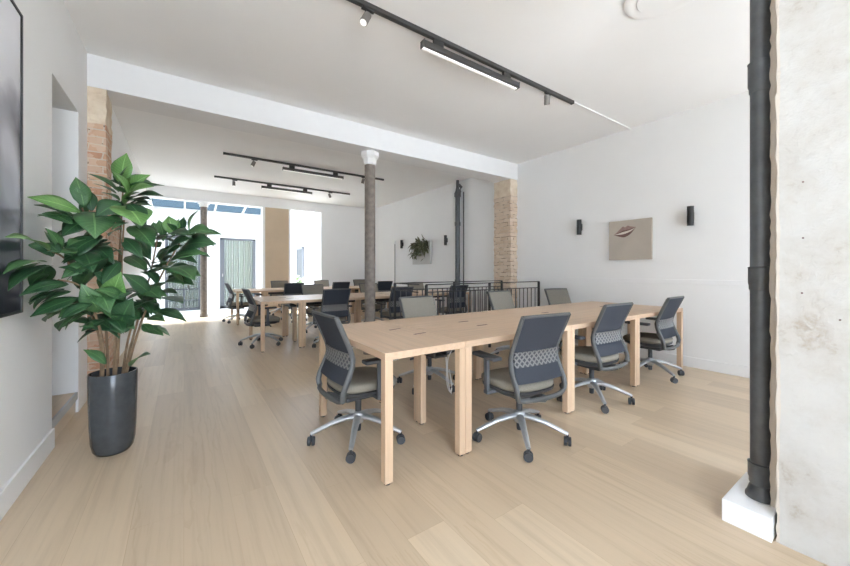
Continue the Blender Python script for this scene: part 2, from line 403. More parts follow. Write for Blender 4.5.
sbox('wall_front', M['wall'], (XL, XR, -2.15, -1.85, 2.95, ZC), (4.5, XR, -2.15, -1.85, 0, 2.95), (1.0, 3.0, -2.15, -1.85, 0, 2.95), (3.0, 4.5, -2.15, -1.85, 0, .12), (3.0, 4.5, -2.15, -1.85, 2.5, 2.95))  # unseen street wall, its openings sized to balance the daylight
# back wall with two tall openings, the beige pier between them
sbox('wall_back', M['wall'], (-.9, XR + .1, YB, YB + .3, 2.96, ZB), (3.49, XR + .1, YB, YB + .3, 0, 2.96))
sbox('pillar_beige', M['beige'], (1.86, 2.49, YB, YB + .3, 0, 2.96))
sbox('trim_3', M['trim'], (1.80, 1.86, YB - .005, YB + .3, 0, 2.96), (2.49, 2.54, YB - .005, YB + .3, 0, 2.96), (3.43, 3.49, YB - .005, YB + .3, 0, 2.96))
# brick stubs carrying the beam
def rough_box(name, mat, boxes, amp=.008, cuts=.05, seed=1, edge=1.6, smooth=False):
    m = MB()
    rnd = random.Random(seed)
    for (x0, x1, y0, y1, z0, z1) in boxes:
        t = bmesh.new()
        nx, ny, nz = [max(1, int((b - a) / cuts)) for a, b in ((x0, x1), (y0, y1), (z0, z1))]
        vs = {}
        def V(i, j, k):
            if (i, j, k) not in vs:
                e = ((i in (0, nx)) + (j in (0, ny)) + (k in (0, nz)))
                a = amp * (edge if e > 1 else 1)
                dx, dy = rnd.uniform(-a, a * .2), rnd.uniform(-a, a)
                vs[(i, j, k)] = t.verts.new((x0 + (x1 - x0) * i / nx + dx, y0 + (y1 - y0) * j / ny + dy, z0 + (z1 - z0) * k / nz))
            return vs[(i, j, k)]
        for j in range(ny):
            for k in range(nz):
                for i in (0, nx): t.faces.new((V(i, j, k), V(i, j + 1, k), V(i, j + 1, k + 1), V(i, j, k + 1)))
        for i in range(nx):
            for k in range(nz):
                for j in (0, ny): t.faces.new((V(i, j, k), V(i + 1, j, k), V(i + 1, j, k + 1), V(i, j, k + 1)))
        for i in range(nx):
            for j in range(ny):
                for k in (0, nz): t.faces.new((V(i, j, k), V(i + 1, j, k), V(i + 1, j + 1, k), V(i, j + 1, k)))
        m.add(t)
    return struct(m.build(name, mat, None, 50 if smooth else None))
rough_box('pillar_left', M['brick_l'], [(XL, -.60, 4.425, 4.735, 0, 2.907), (XL, -.605, 4.74, 5.30, 0, 1.80)], .006, .05, 3)
rough_box('pillar_right', M['brick_r'], [(5.005, XR, 4.425, 4.85, 0, 2.907)], .007, .05, 4)
rough_box('pillar_stone', M['stone'], [(2.155, 2.75, -.62, .383, 0, ZC), (2.245, 2.75, .384, .419, .105, ZC)], .0016, .03, 5, 2.6, True)
stone = bpy.data.objects['pillar_stone']
for (hy, hz) in [(0.302, 1.574), (0.302, 1.337), (0.305, 1.104), (0.201, 1.002)]:
    h_ = MB().lathe([(.0035, -.002), (.0035, .002), (0, .002)], 10, Matrix.Translation((2.1525, hy, hz)) @ Matrix.Rotation(R(-90), 4, 'Y')).build('anchor_hole', M['lip_d'], stone)
sbox('plinth', M['trim'], (2.125, 2.52, .392, .566, 0, .1045), bevel=.004)

# slim iron columns with white heads
def column(name, x, y, r, z1, cap, base=True):
    c = empty(name, (x, y, 0)); c['kind'] = 'structure'
    MB().lathe([(r * 1.25, 0), (r * 1.25, .05), (r, .08), (r, z1 - cap)], 24).build('column_shaft', M['rust'], c, 40)
    MB().lathe([(r * .98, z1 - cap), (r * 1.25, z1 - cap + .01), (r * 1.3, z1 - cap * .55), (r * 1.75, z1 - cap * .35), (r * 1.75, z1 - .01), (r * 1.5, z1)], 8).build('column_head', M['plaster'], c)
column('column', 2.215, 4.60, .076, 2.907, .19)
column('column_rear', .425, 10.66, .078, 2.965, .13)

# ------------------------------------------------------------------ glazed extension and courtyard behind
sbox('wall_extension', M['wall'], (-.8, -.45, 12.63, 12.8, 0, 3.06), (.456, .926, 12.63, 12.8, 0, 3.06), (1.956, 2.3, 12.63, 12.8, 0, 3.06),
     (-.45, .456, 12.63, 12.8, 2.23, 3.06), (.926, 1.956, 12.63, 12.8, 2.23, 3.06), (2.15, 2.3, 12.8, 14.4, 0, 3.06))
sbox('wall_courtyard', M['wall'], (3.52, 3.7, 10.8, 14.6, 0, 2.95), (2.2, 3.7, 14.4, 14.6, 0, 2.95))
def glazed_door(name, x0, x1, y, z1, stile, rail_z=None):
    d = empty(name, ((x0 + x1) / 2, y, 0)); d['kind'] = 'structure'
    a, b = x0 - (x0 + x1) / 2, x1 - (x0 + x1) / 2
    m = MB(); m.box(a, a + stile, .02, .09, 0, z1); m.box(b - .09, b, .02, .09, 0, z1); m.box(a, b, .02, .09, z1 - .07, z1); m.box(a, b, .02, .09, 0, .08)
    if rail_z:
        m.box(a, b, .03, .08, rail_z, rail_z + .035); m.box((a + b) / 2 - .02, (a + b) / 2 + .02, .03, .08, 0, rail_z); m.box(a, b, .03, .08, .28, .31)
    m.build('door_frame', M['grey_frame'], d)
    MB().box(a + .04, b - .04, .05, .058, .03, z1 - .03).build('glass_pane', M['glass'], d)
    m = MB(); m.lathe([(.012, -.05), (.012, .05)], 8, Matrix.Translation((a + stile * .6, 0.0, 1.05))); m.build('door_handle', M['pole'], d)
    return d
glazed_door('door_1', .926, 1.956, 12.64, 2.23, .13)
glazed_door('door_2', -.45, .456, 12.64, 2.23, .07, .62)
def curtain(x0, x1, y, z0, z1, label, seed):
    rnd = random.Random(seed); n = 90; rows = []
    ph = rnd.uniform(0, 6)
    for z in (z0, (z0 + z1) / 2, z1):
        rows.append([(x0 + (x1 - x0) * i / n, y + .03 * math.sin(i * .9 + ph) + .012 * math.sin(i * .37), z) for i in range(n + 1)])
    o = MB().sheet(rows, .004).build('curtain', M['curtain'], None, 60)
    return tag(o, label, 'curtain', 'curtains behind the glazed doors')
curtain(1.02, 1.93, 12.84, .03, 2.2, 'pale sage curtain behind the grey framed glass door right of the rear column', 1)
curtain(-.42, .43, 12.84, .03, 2.2, 'pale sage curtain behind the low-railed glass door left of the rear column', 2)
w = empty('window_1', (3.52, 13.08, 0)); w['kind'] = 'structure'
m = MB(); m.box(-.05, 0, -.43, -.35, .05, 2.05); m.box(-.05, 0, .35, .43, .05, 2.05); m.box(-.05, 0, -.43, .43, 1.97, 2.05); m.box(-.05, 0, -.43, .43, .05, .13); m.build('window_frame', M['grey_frame'], w)
MB().box(-.03, -.022, -.37, .37, .1, 2.0).build('glass_pane', pmat('grey_opaque_pane', (.10, .105, .11), .6, spec=.1), w)
# lean-to glass roof
rf = empty('window_2', (0, 10.8, 0)); rf['kind'] = 'structure'
def slope(y): return 3.30 - .14 * y          # y measured from the house wall
for k in range(4):
    xa, xb = -.74 + k * .76, -.74 + (k + 1) * .76
    for (ya, yb, mt) in ((0.02, .7, 'roof_glass'), (.7, 1.95, 'sky_tint_glass')):  # rear panes carry the sky's blue as tint, hidden front ones admit daylight
        mm = MB(); mm.sheet([[(xa, ya, slope(ya)), (xb, ya, slope(ya))], [(xa, yb, slope(yb)), (xb, yb, slope(yb))]], .008, (0, 0, 1)); mm.build('roof_pane', M[mt], rf)
for k in range(5):
    x = -.74 + k * .76
    mm = MB(); mm.sheet([[(x - .02, 0, slope(0) - .07), (x + .02, 0, slope(0) - .07)], [(x - .02, 1.95, slope(1.95) - .07), (x + .02, 1.95, slope(1.95) - .07)]], .065, (0, 0, 1)); mm.build('rafter', M['trim'], rf)

# ------------------------------------------------------------------ desks
TOPZ = .74
def make_desk(wx, wy, slots, axis_mat):
    """desk with its origin at the near left corner on the floor"""
    root = empty('desk')
    g = .0015
    MB().box(g, wx - g, g, wy - g, TOPZ - .042, TOPZ, bevel=.003).build('tabletop', axis_mat, root)
    for (x, y) in ((g, g), (wx - .05 - g, g), (g, wy - .05 - g), (wx - .05 - g, wy - .05 - g)):
        lg = MB().box(0, .05, 0, .05, .012, TOPZ - .042, bevel=.002).build('leg', M['oak_leg'], root); lg.location = (x, y, 0)
        MB().lathe([(.018, 0), (.018, .013)], 12, Matrix.Translation((.025, .025, 0))).build('foot', M['black'], lg)
    for (x, y, rz) in slots:
        f = MB().box(-.055, .055, -.011, .011, 0, .002, bevel=.001).build('cable_flap', M['lip_d'], root); f.location = (x, y, TOPZ); f.rotation_euler.z = rz
    tr = MB()
    if wx > wy:
        yy = wy - .16 if slots and slots[0][1] > wy / 2 else .06
        tr.box(.12, wx - .12, yy, yy + .10, TOPZ - .115, TOPZ - .105); tr.box(.12, wx - .12, yy, yy + .004, TOPZ - .115, TOPZ - .043); tr.box(.12, wx - .12, yy + .096, yy + .1, TOPZ - .115, TOPZ - .08)
    else:
        tr.box(wx - .16, wx - .06, .12, wy - .12, TOPZ - .115, TOPZ - .105); tr.box(wx - .16, wx - .156, .12, wy - .12, TOPZ - .115, TOPZ - .043); tr.box(wx - .064, wx - .06, .12, wy - .12, TOPZ - .115, TOPZ - .08)
    tr.build('cable_tray', M['black'], root)
    return root
oak_y = oak_mat('oak_veneer_across', (.60, .43, .295), 'y')
A_, P_, W_ = .5915, 1.172, 1.153
d_end = make_desk(A_, W_, [(.44, .66, R(8)), (.50, .40, R(8))], oak_y)
d_near = make_desk(P_, W_ / 2, [(P_ / 2 - .03, W_ / 2 - .15, 0)], M['oak_top'])
d_far = make_desk(P_, W_ / 2, [(P_ / 2 - .03, .09, 0)], M['oak_top'])
used = set()
BENCH = [('nearest', .9136, 1.7075, 'closest to the stone pillar', 'at the front'), ('middle', .925, 5.535, 'behind the iron column', ''), ('far', .945, 8.60, 'in front of the glazed extension', '')]
ordn = ['first', 'second', 'third']
def place(proto, loc, rz, label, group):
    if proto.name not in used: used.add(proto.name); o = proto
    else: o = copy_tree(proto)
    o.location = loc; o.rotation_euler = (0, 0, rz); tag(o, label, 'desk', group); return o
for bn, x0, y0, wh, _ in BENCH:
    grp = f'oak desks of the {bn} bench'
    place(d_end, (x0, y0, 0), 0, f'oak desk set crosswise at the left end of the {bn} long bench', grp)
    for i in range(3):
        x = x0 + A_ + P_ * i
        nth = ['next to the crosswise end desk', 'in the middle of the row', 'nearest the right-hand wall'][i]
        place(d_near, (x, y0, 0), 0, f'oak desk in the near row of the {bn} bench, {nth}', grp)
        place(d_far, (x, y0 + W_ / 2, 0), 0, f'oak desk in the back row of the {bn} bench, {nth}', grp)

# ------------------------------------------------------------------ task chairs
PROF = [(-.205, .362), (-.214, .40), (-.200, .45), (-.172, .51), (-.148, .57), (-.140, .62), (-.156, .68), (-.190, .76), (-.226, .84), (-.256, .905)]
def prof_y(z):
    for (y0, z0), (y1, z1) in zip(PROF, PROF[1:]):
        if z <= z1: return y0 + (y1 - y0) * (z - z0) / (z1 - z0)
    return PROF[-1][0]
def half_w(z): 
    pts = [(.362, .205), (.40, .220), (.50, .222), (.60, .214), (.70, .208), (.905, .214)]
    for (a, w0), (b, w1) in zip(pts, pts[1:]):
        if z <= b: return w0 + (w1 - w0) * (z - a) / (b - a)
    return pts[-1][1]
def back_sheet(z0, z1, inset, off, thick, nz=12, nx=10, dish=.014):
    g = []
    for i in range(nz + 1):
        z = z0 + (z1 - z0) * i / nz; w_ = half_w(z) - inset; row = []
        for j in range(nx + 1):
            t = -1 + 2 * j / nx
            row.append((t * w_, prof_y(z) + off - dish * (1 - t * t) , z))
        g.append(row)
    return MB().sheet(g, thick)
def squircle(w, d, n=32, p=3.2):
    out = []
    for k in range(n):
        a = 2 * math.pi * k / n; c, s_ = math.cos(a), math.sin(a)
        out.append((w * math.copysign(abs(c) ** (2 / p), c), d * math.copysign(abs(s_) ** (2 / p), s_)))
    return out
def pad_mesh(w, d, cy, levels, droop=0.0):
    t = bmesh.new(); rings = []
    for (s_, z) in levels:
        rings.append([t.verts.new((x, cy + y, z - droop * max(0, y / d) ** 3)) for x, y in squircle(w * s_, d * s_)])
    n = len(rings[0])
    for q, r_ in zip(rings, rings[1:]):
        for k in range(n): t.faces.new((q[k], q[(k + 1) % n], r_[(k + 1) % n], r_[k]))
    t.faces.new(rings[0][::-1]); t.faces.new(rings[-1])
    return MB().add(t)
def make_chair():
    root = empty('task_chair')
    pad_mesh(.222, .228, .030, [(.86, .388), (.97, .395), (1.0, .415), (.99, .435), (.92, .447), (.70, .452)], .02).build('seat', M['seat'], root, 60)
    pad_mesh(.228, .215, .02, [(.55, .335), (.80, .345), (.98, .372), (1.0, .390), (.9, .392)], .015).build('seat_shell', M['shell'], root, 60)
    m = MB(); m.box(-.09, .09, -.13, .10, .300, .345, bevel=.012); m.build('tilt_mechanism', M['shell'], root)
    m = MB(); m.tube([(.08, .05, .325), (.24, .06, .325)], .006); m.tube([(.235, .06, .325), (.275, .062, .32)], .011); m.build('lever', M['shell'], root, 50)
    m = MB()
    for s_ in (-1, 1):
        pts = [(s_ * half_w(z), prof_y(z), z) for z in [.362, .385, .41, .45, .50, .54, .58, .61, .64, .68, .72, .77, .82, .87, .905]]
        m.tube(pts, [.019, .020, .021, .021, .021, .020, .019, .018, .017, .017, .016, .016, .016, .016, .015], 8, .75, up=(1, 0, 0))
    m.tube([(-.205, -.206, .364), (-.17, -.222, .358), (-.1, -.232, .354), (0, -.236, .353), (.1, -.232, .354), (.17, -.222, .358), (.205, -.206, .364)], .017, 8)
    m.tube([(-.214, -.256, .903), (-.1, -.266, .905), (0, -.270, .906), (.1, -.266, .905), (.214, -.256, .903)], .011, 8)
    m.tube([(0, -.233, .353), (0, -.18, .335), (0, -.10, .325)], .022, 8, 1.2)
    m.build('backrest_frame', M['frame'], root, 50)
    back_sheet(.462, .900, .010, -.008, .010).build('backrest_mesh', M['mesh'], root, 50)
    back_sheet(.475, .898, .004, .006, .016).build('backrest_pad', M['pad'], root, 50)
    back_sheet(.560, .660, .016, -.018, .010, 6).build('lumbar_panel', M['lumbar'], root, 50)
    for s_ in (-1, 1):
        m = MB(); m.box(s_ * .283 - .012, s_ * .283 + .012, -.002, .034, .375, .60, bevel=.006); m.box(min(s_ * .12, s_ * .29), max(s_ * .12, s_ * .29), -.0, .045, .352, .376, bevel=.005)
        ar = m.build('armrest', M['arm'], root)
        m = MB(); m.box(s_ * .278 - .038, s_ * .278 + .038, -.095, .145, .598, .624, bevel=.010, seg=3); m.build('arm_pad', M['shell'], ar, 50)
    MB().lathe([(.022, .15), (.022, .30), (.014, .30), (.014, .31)], 16).build('gas_lift', M['shell'], root, 40)
    base = MB()
    base.lathe([(.020, .105), (.036, .115), (.044, .15), (.040, .185), (.026, .195)], 20)
    for k in range(5):
        a = R(90 + 72 * k); c, s_ = math.cos(a), math.sin(a)
        base.tube([(c * r, s_ * r, z) for r, z in ((.02, .158), (.09, .155), (.18, .134), (.27, .100), (.325, .080))], [.028, .026, .021, .018, .015], 8, .8)
    base = base.build('base', M['alu'], root, 50)
    MB().lathe([(.018, .055), (.020, .07), (.020, .12)], 14).build('lift_sleeve', M['shell'], base, 40)
    rnd = random.Random(3)
    cm = MB()
    for s_ in (-1, 1):
        cm.lathe([(.013, -.008), (.027, -.010), (.030, -.006), (.030, .006), (.027, .010), (.013, .010)], 18, Matrix.Translation((0, s_ * .014, .0302)) @ Matrix.Rotation(R(90), 4, 'X'))
    cm.lathe([(.009, .04), (.009, .075)], 10); cm.box(-.010, .022, -.004, .004, .03, .058, bevel=.003)
    for k in range(5):
        a = R(90 + 72 * k)
        o = (cm.build('caster', M['caster'], base, 50) if k == 0 else bpy.data.objects.new('caster', me))
        if k == 0: me = o.data
        else: COL.objects.link(o); o.parent = base
        o.location = (.322 * math.cos(a), .322 * math.sin(a), 0.0005); o.rotation_euler.z = rnd.uniform(0, 6.28)
    return root
chair0 = make_chair(); first = [True]
def chair(x, y, face, label, group, base_rot=0.0):
    """face: heading of the sitter in degrees (90 = away from the street)"""
    o = chair0 if first[0] else copy_tree(chair0); first[0] = False
    o.location = (x, y, 0); o.rotation_euler.z = R(face - 90); tag(o, label, 'chair', group)
    for ch in o.children:
        if ch.name.startswith('base'): ch.rotation_euler.z = R(base_rot)
G1, G2, G3 = 'task chairs around the nearest bench', 'task chairs around the middle bench', 'task chairs around the far bench'
chair(1.03, 2.33, 2, 'grey mesh task chair tucked in at the left end of the nearest bench', G1, 20)
chair(1.99, 1.68, 84, 'mesh-backed task chair before the nearest bench, its perforated lumbar band in full view', G1, 2)
chair(3.13, 1.79, 88, 'mesh-backed task chair before the nearest bench, second from the stone pillar', G1, -4)
chair(4.43, 1.83, 92, 'mesh-backed task chair before the nearest bench, beside the right-hand wall', G1, 8)
chair(2.12, 2.98, 270, 'taupe-padded task chair across the nearest bench, just right of the iron column', G1, 10)
chair(3.65, 3.20, 270, 'taupe-padded task chair across the nearest bench, in front of the black railing', G1, 30)
chair(4.81, 3.13, 257, 'taupe-padded task chair across the nearest bench, before the white dado wall', G1, 8)
chair(1.05, 6.16, 3, 'task chair seen side-on at the left end of the middle bench', G2, 15)
chair(1.97, 5.50, 90, 'dark-backed task chair at the middle bench, just left of the iron column', G2, 33)
chair(3.16, 5.50, 90, 'dark-backed task chair at the middle bench, just right of the iron column', G2, 5)
chair(4.46, 5.50, 90, 'dark-backed task chair behind the railing, below the slim black drain pipe', G2, 40)
chair(2.17, 6.95, 270, 'taupe-padded task chair across the middle bench, beside the left dark-backed chair', G2, 20)
chair(3.42, 6.95, 270, 'taupe-padded task chair across the middle bench, half hidden by the iron column', G2, 44)
chair(4.62, 6.85, 270, 'taupe-padded task chair across the middle bench, below the wall planter', G2, 12)
chair(1.06, 9.22, 3, 'task chair seen side-on at the left end of the far bench', G3, 8)
chair(2.10, 8.57, 90, 'dark-backed task chair at the far bench, below the pale courtyard plant', G3, 26)
chair(3.23, 8.57, 90, 'dark-backed task chair at the far bench, left of the iron column', G3, 3)
chair(4.46, 8.57, 90, 'dark-backed task chair at the far bench, right of the iron column', G3, 47)
chair(2.18, 10.00, 270, 'taupe-padded task chair across the far bench, before the beige pier', G3, 21)
chair(3.35, 10.00, 270, 'taupe-padded task chair across the far bench, before the tall courtyard opening', G3, 60)
chair(4.58, 10.00, 270, 'taupe-padded task chair across the far bench, nearly hidden by the iron column', G3, 9)

# loose white cables under the nearest bench
def cable(pts, label):
    cu = []
    P = [Vector(p) for p in pts]
    for i in range(len(P) - 1):
        a, b, c, d = P[max(i - 1, 0)], P[i], P[i + 1], P[min(i + 2, len(P) - 1)]
        for k in range(6):
            t = k / 6; cu.append(.5 * ((2 * b) + (c - a) * t + (2 * a - 5 * b + 4 * c - d) * t * t + (-a + 3 * b - 3 * c + d) * t ** 3))
    cu.append(P[-1])
    return tag(MB().tube(cu, .0045, 6).build('power_cable', M['cable'], None, 60), label, 'cable', 'white cables under the nearest bench')
cable([(1.70, 2.16, .617), (1.69, 2.155, .55), (1.695, 2.15, .42), (1.70, 2.15, .30), (1.735, 2.15, .235), (1.745, 2.15, .30), (1.72, 2.15, .42)], 'looped white cable hanging straight down under the nearest bench')
cable([(1.78, 2.18, .617), (1.76, 2.17, .56), (1.72, 2.165, .50), (1.715, 2.165, .40), (1.73, 2.165, .28), (1.755, 2.165, .215)], 'white cable slanting from the tray to join the hanging loop')

# ------------------------------------------------------------------ lighting tracks
def lamp_set(y, zc, x0, x1, spots, lx0, lx1, which):
    t = empty('lighting_track', ((x0 + x1) / 2, y, zc), label=f'long charcoal lighting track on the ceiling, {which}', cat='lighting track', group='ceiling lighting tracks')
    h = (x1 - x0) / 2
    m = MB(); m.box(-h, h, -.019, .019, -.034, 0, bevel=.002); m.build('rail', M['track'], t)
    for s_ in (-1, 1): MB().box(s_ * h - .012, s_ * h + .012, -.021, .021, -.036, 0, bevel=.002).build('end_cap', M['black'], t)
    l = empty('linear_lamp', ((lx0 + lx1) / 2, y, zc - .034), label=f'slim linear lamp bar hanging under the track {which}', cat='lamp', group='linear lamps under the tracks')
    q = (lx1 - lx0) / 2
    for s_ in (-1, 1): MB().box(s_ * (q - .16) - .05, s_ * (q - .16) + .05, -.014, .014, -.0555, -.001, bevel=.002).build('hanger', M['black'], l)
    m = MB(); m.box(-q, q, -.026, .026, -.105, -.0555, bevel=.003); m.box(-q - .006, -q, -.030, .030, -.112, -.052); m.box(q, q + .006, -.030, .030, -.112, -.052); m.build('housing', M['track'], l)
    MB().box(-q + .005, q - .005, -.004, .024, -.111, -.104, bevel=.003).build('diffuser', M['diff'], l)
    for i, (sx, tx, ty) in enumerate(spots):
        s_ = empty('track_spotlight', (sx, y, zc - .034), label=f'small cylinder spotlight at the {["left", "right"][i]} end of the track {which}', cat='spotlight', group='spotlights on the tracks')
        MB().box(-.05, .05, -.015, .015, -.018, 0, bevel=.003).build('adapter', M['black'], s_)
        m = MB(); m.tube([(-.02, 0, -.018), (-.02, 0, -.062)], .006); m.build('arm', M['black'], s_)
        mt = Matrix.Translation((-.02, 0, -.085)) @ Euler((R(ty), R(tx), 0)).to_matrix().to_4x4()
        b_ = MB().lathe([(.024, .05), (.030, .045), (.031, -.045), (.029, -.052)], 20, mt).build('lamp_body', M['lamp'], s_, 40)
        MB().lathe([(.026, -.0535), (.026, -.0522)], 20, mt).build('lens', M['lens'], b_)
lamp_set(2.40, ZC, .57, 3.78, [(1.14, 28, -12), (3.32, -20, 15)], 1.64, 2.81, 'in front of the white beam')
lamp_set(6.93, ZB, .57, 3.66, [(1.05, 25, -10), (3.19, 10, 10)], 1.54, 2.72, 'just behind the white beam')
lamp_set(8.75, ZB, .55, 3.61, [(.93, 0, -6), (3.10, -25, 12)], 1.48, 2.62, 'farthest back toward the courtyard')
tag(MB().box(3.795, XR - .001, 2.388, 2.412, ZC - .016, ZC, bevel=.002).build('cable_trunking', M['white']), 'thin white cable trunking running from the track end to the right-hand wall', 'cable trunking')
v = empty('ceiling_vent', (2.85, 1.09, ZC), label='round white air vent on the ceiling above the near desks', cat='vent')
MB().lathe([(.25, 0), (.248, -.014), (.225, -.022), (.19, -.020), (.0, -.02)], 40).build('vent_ring', M['ceil'], v, 30)
MB().lathe([(.17, -.0205), (.165, -.026), (0, -.027)], 36).build('vent_cover', M['ceil'], v, 30)

# ------------------------------------------------------------------ drain pipes
p = empty('drain_pipe', (2.29, .462, .1045), label='thick dark cast iron drain pipe standing on a white plinth beside the stone pillar', cat='pipe')
MB().lathe([(.038, .03), (.038, ZC - .1045)], 28).build('pipe', M['iron'], p, 40)
for (z0, z1, r_) in ((1.99, 2.10, .046), (1.035, 1.11, .045), (.10, .165, .046)):
    MB().lathe([(.039, z0 - .035), (.042, z0 - .03), (.042, z0 - .012), (r_, z0), (r_, z1 - .006), (r_ + .002, z1), (.039, z1 + .004)], 28).build('collar', M['iron'], p, 40)
MB().lathe([(.056, 0), (.056, .012), (.050, .022), (.042, .05), (.038, .06)], 28).build('pipe_shoe', M['iron'], p, 40)
p = empty('drain_pipe', (5.09, 6.06, 0), label='slim black drain pipe running up the wall behind the railing', cat='pipe')
MB().lathe([(.055, 0), (.055, 2.86)], 20).build('pipe', M['iron'], p, 40)
for z0 in (.9, 2.2): MB().lathe([(.056, z0), (.066, z0 + .01), (.066, z0 + .09), (.056, z0 + .1)], 20).build('collar', M['iron'], p, 40)
m = MB(); m.lathe([(.055, 2.85), (.075, 2.87), (.075, 2.94), (.05, 3.0), (.035, 3.08), (.035, ZB - .005)], 20); m.tube([(0, -.01, 2.86), (.0, -.08, 2.98), (0, -.12, 3.06), (0, -.05, 3.12)], .035, 12); m.build('branch_joint', M['iron'], p, 40)
tag(MB().lathe([(.013, 0), (.013, 2.95)], 12, Matrix.Translation((5.13, 5.90, 0))).build('copper_pipe', M['iron'], None, 40), 'thin dark pipe running up just right of the slim black drain pipe', 'pipe')
p = empty('wall_conduit', (XR - .03, 9.02, 0), label='thin pale grey conduit on the back of the right-hand wall beside the wall planter', cat='conduit')
MB().lathe([(.018, 0), (.018, 1.98)], 12).build('conduit_tube', M['pole'], p, 40)
MB().box(-.02, .03, -.05, .05, 1.98, 2.08, bevel=.005).build('junction_box', M['white'], p)

# ------------------------------------------------------------------ wall sconces
def sconce(x, y, z, nx, label):
    s_ = empty('wall_sconce', (x, y, z), label=label, cat='wall lamp', group='black wall lamps')
    MB().box(min(0, nx * .02), max(0, nx * .02), -.025, .025, -.05, .05, bevel=.004).build('bracket', M['black'], s_)
    prof = [(.030, -.118), (.036, -.118)]
    for k in range(8): z_ = -.11 + k * .0285; prof += [(.036, z_), (.034, z_ + .006), (.034, z_ + .010), (.036, z_ + .016)]
    prof += [(.036, .118), (.030, .118)]
    MB().lathe(prof, 24, Matrix.Translation((nx * .052, 0, 0))).build('lamp_body', M['black'], s_, 30)
sconce(XR, 3.14, 1.882, -1, 'black cylinder wall lamp left of the beige lips painting')
sconce(XR, 1.67, 1.872, -1, 'black cylinder wall lamp right of the beige lips painting')
sconce(XR, 8.60, 1.95, -1, 'black cylinder wall lamp left of the wall planter')
sconce(XR, 6.56, 1.92, -1, 'black cylinder wall lamp right of the wall planter')
wl = empty('wall_lamp', (XL, 5.76, 2.44), label='tiny black box lamp high on the left wall, just behind the brick pier', cat='wall lamp')
MB().box(0, .015, -.02, .02, -.03, .03, bevel=.002).build('bracket', M['black'], wl)
MB().box(.015, .075, -.035, .035, -.045, .045, bevel=.004).build('lamp_body', M['black'], wl)

# ------------------------------------------------------------------ pictures
pic = empty('framed_photograph', (XL, 0, 0), label='large framed black and white photograph on the near left wall', cat='picture')
y0, y1, z0, z1 = 1.45, 2.765, .975, 2.565
m = MB()
for b in ((0, .026, y0, y0 + .014, z0, z1), (0, .026, y1 - .014, y1, z0, z1), (0, .026, y0, y1, z0, z0 + .014), (0, .026, y0, y1, z1 - .014, z1)): m.box(*b, bevel=.001)
m.build('picture_frame', M['black'], pic)
MB().box(.002, .019, y0 + .012, y1 - .012, z0 + .012, z1 - .012).build('print', M['print'], pic)

ca = empty('canvas_painting', (XR, 2.395, 1.63), label='square beige canvas painted with brown lips on the right-hand wall', cat='painting')
MB().box(-.035, -.001, -.285, .285, -.28, .28, bevel=.004).build('canvas', M['canvas'], ca)
def lipshape(pts, x, idx): 
    return [(x, y, z) for y, z in pts]
m = MB(); m.idx = 0
# y grows to the left in the picture
def strip(top, bot, x, idx):
    for i in range(len(top) - 1):
        f = [(x, *top[i]), (x, *top[i + 1]), (x, *bot[i + 1]), (x, *bot[i])]
        t = bmesh.new(); n = Vector((.0015, 0, 0)); a = [t.verts.new(q) for q in f]; b = [t.verts.new(Vector(q) + n) for q in f]
        t.faces.new(a); t.faces.new(b[::-1])
        for k in range(4): t.faces.new((a[k], a[(k + 1) % 4], b[(k + 1) % 4], b[k]))
        m.idx = idx; m.add(t)
Y = [.215, .17, .12, .085, .055, .02, -.02, -.06, -.085]
up_o = [.09, .115, .150, .172, .160, .176, .165, .158, .155]
up_i = [.09, .100, .118, .130, .132, .136, .140, .147, .153]
lo_i = [.09, .090, .090, .092, .096, .104, .116, .135, .152]
lo_o = [.09, .078, .066, .060, .062, .072, .092, .125, .150]
Z = lambda a: list(zip(Y, a))
up_o, up_i, lo_i, lo_o = [[.11 + (q - .11) * 1.4 for q in l_] for l_ in (up_o, up_i, lo_i, lo_o)]
strip(Z(up_o), Z(up_i), -.0368, 1); strip(Z(up_i), Z([b + .6 * (a - b) for a, b in zip(up_i, lo_i)]), -.0368, 0); strip(Z([b + .6 * (a - b) for a, b in zip(up_i, lo_i)]), Z(lo_i), -.0368, 2); strip(Z(lo_i), Z(lo_o), -.0368, 0)
m.build('painted_lips', [M['lip_d'], M['lip_m'], M['lip_l']], ca)

# ------------------------------------------------------------------ stair railing
rl = empty('stair_railing', (3.9, 3.9, 0), label='black steel stair railing nearest the desks, with thin balusters', cat='railing', group='stair railings')
rb = empty('stair_railing', (3.9, 4.62, 0), label='black steel stair railing standing just behind the front one, nearer the beam', cat='railing', group='stair railings')
def railing(root, x0, x1, ret=None):
    m = MB(); m.box(x0, x1, -.018, .018, .998, 1.012); 
    if ret: m.box(x0 - .018, x0 + .018, -ret, .0, .998, 1.012)
    m.build('top_rail', M['black'], root)
    m = MB(); m.box(x0, x1, -.006, .006, .893, .907); m.box(x0, x1, -.006, .006, .08, .094)
    if ret: m.box(x0 - .006, x0 + .006, -ret, 0, .893, .907)
    m.build('lower_rail', M['black'], root)
    n = 3
    for i in range(n): 
        x = x0 + (x1 - x0) * i / (n - 1)
        MB().box(x - .015, x + .015, -.015, .015, 0, .998).build('post', M['black'], root)
    k = int((x1 - x0) / .10)
    base = None
    for i in range(1, k):
        x = x0 + (x1 - x0) * i / k
        if base is None:
            base = MB().box(-.006, .006, -.006, .006, .094, .893).build('baluster', M['iron'], root); o = base
        else: o = base.copy(); COL.objects.link(o)
        o.location = (x, 0, 0)
railing(rl, 2.72 - 3.9, 5.13 - 3.9)
railing(rb, 2.64 - 3.9, 4.97 - 3.9, .64)

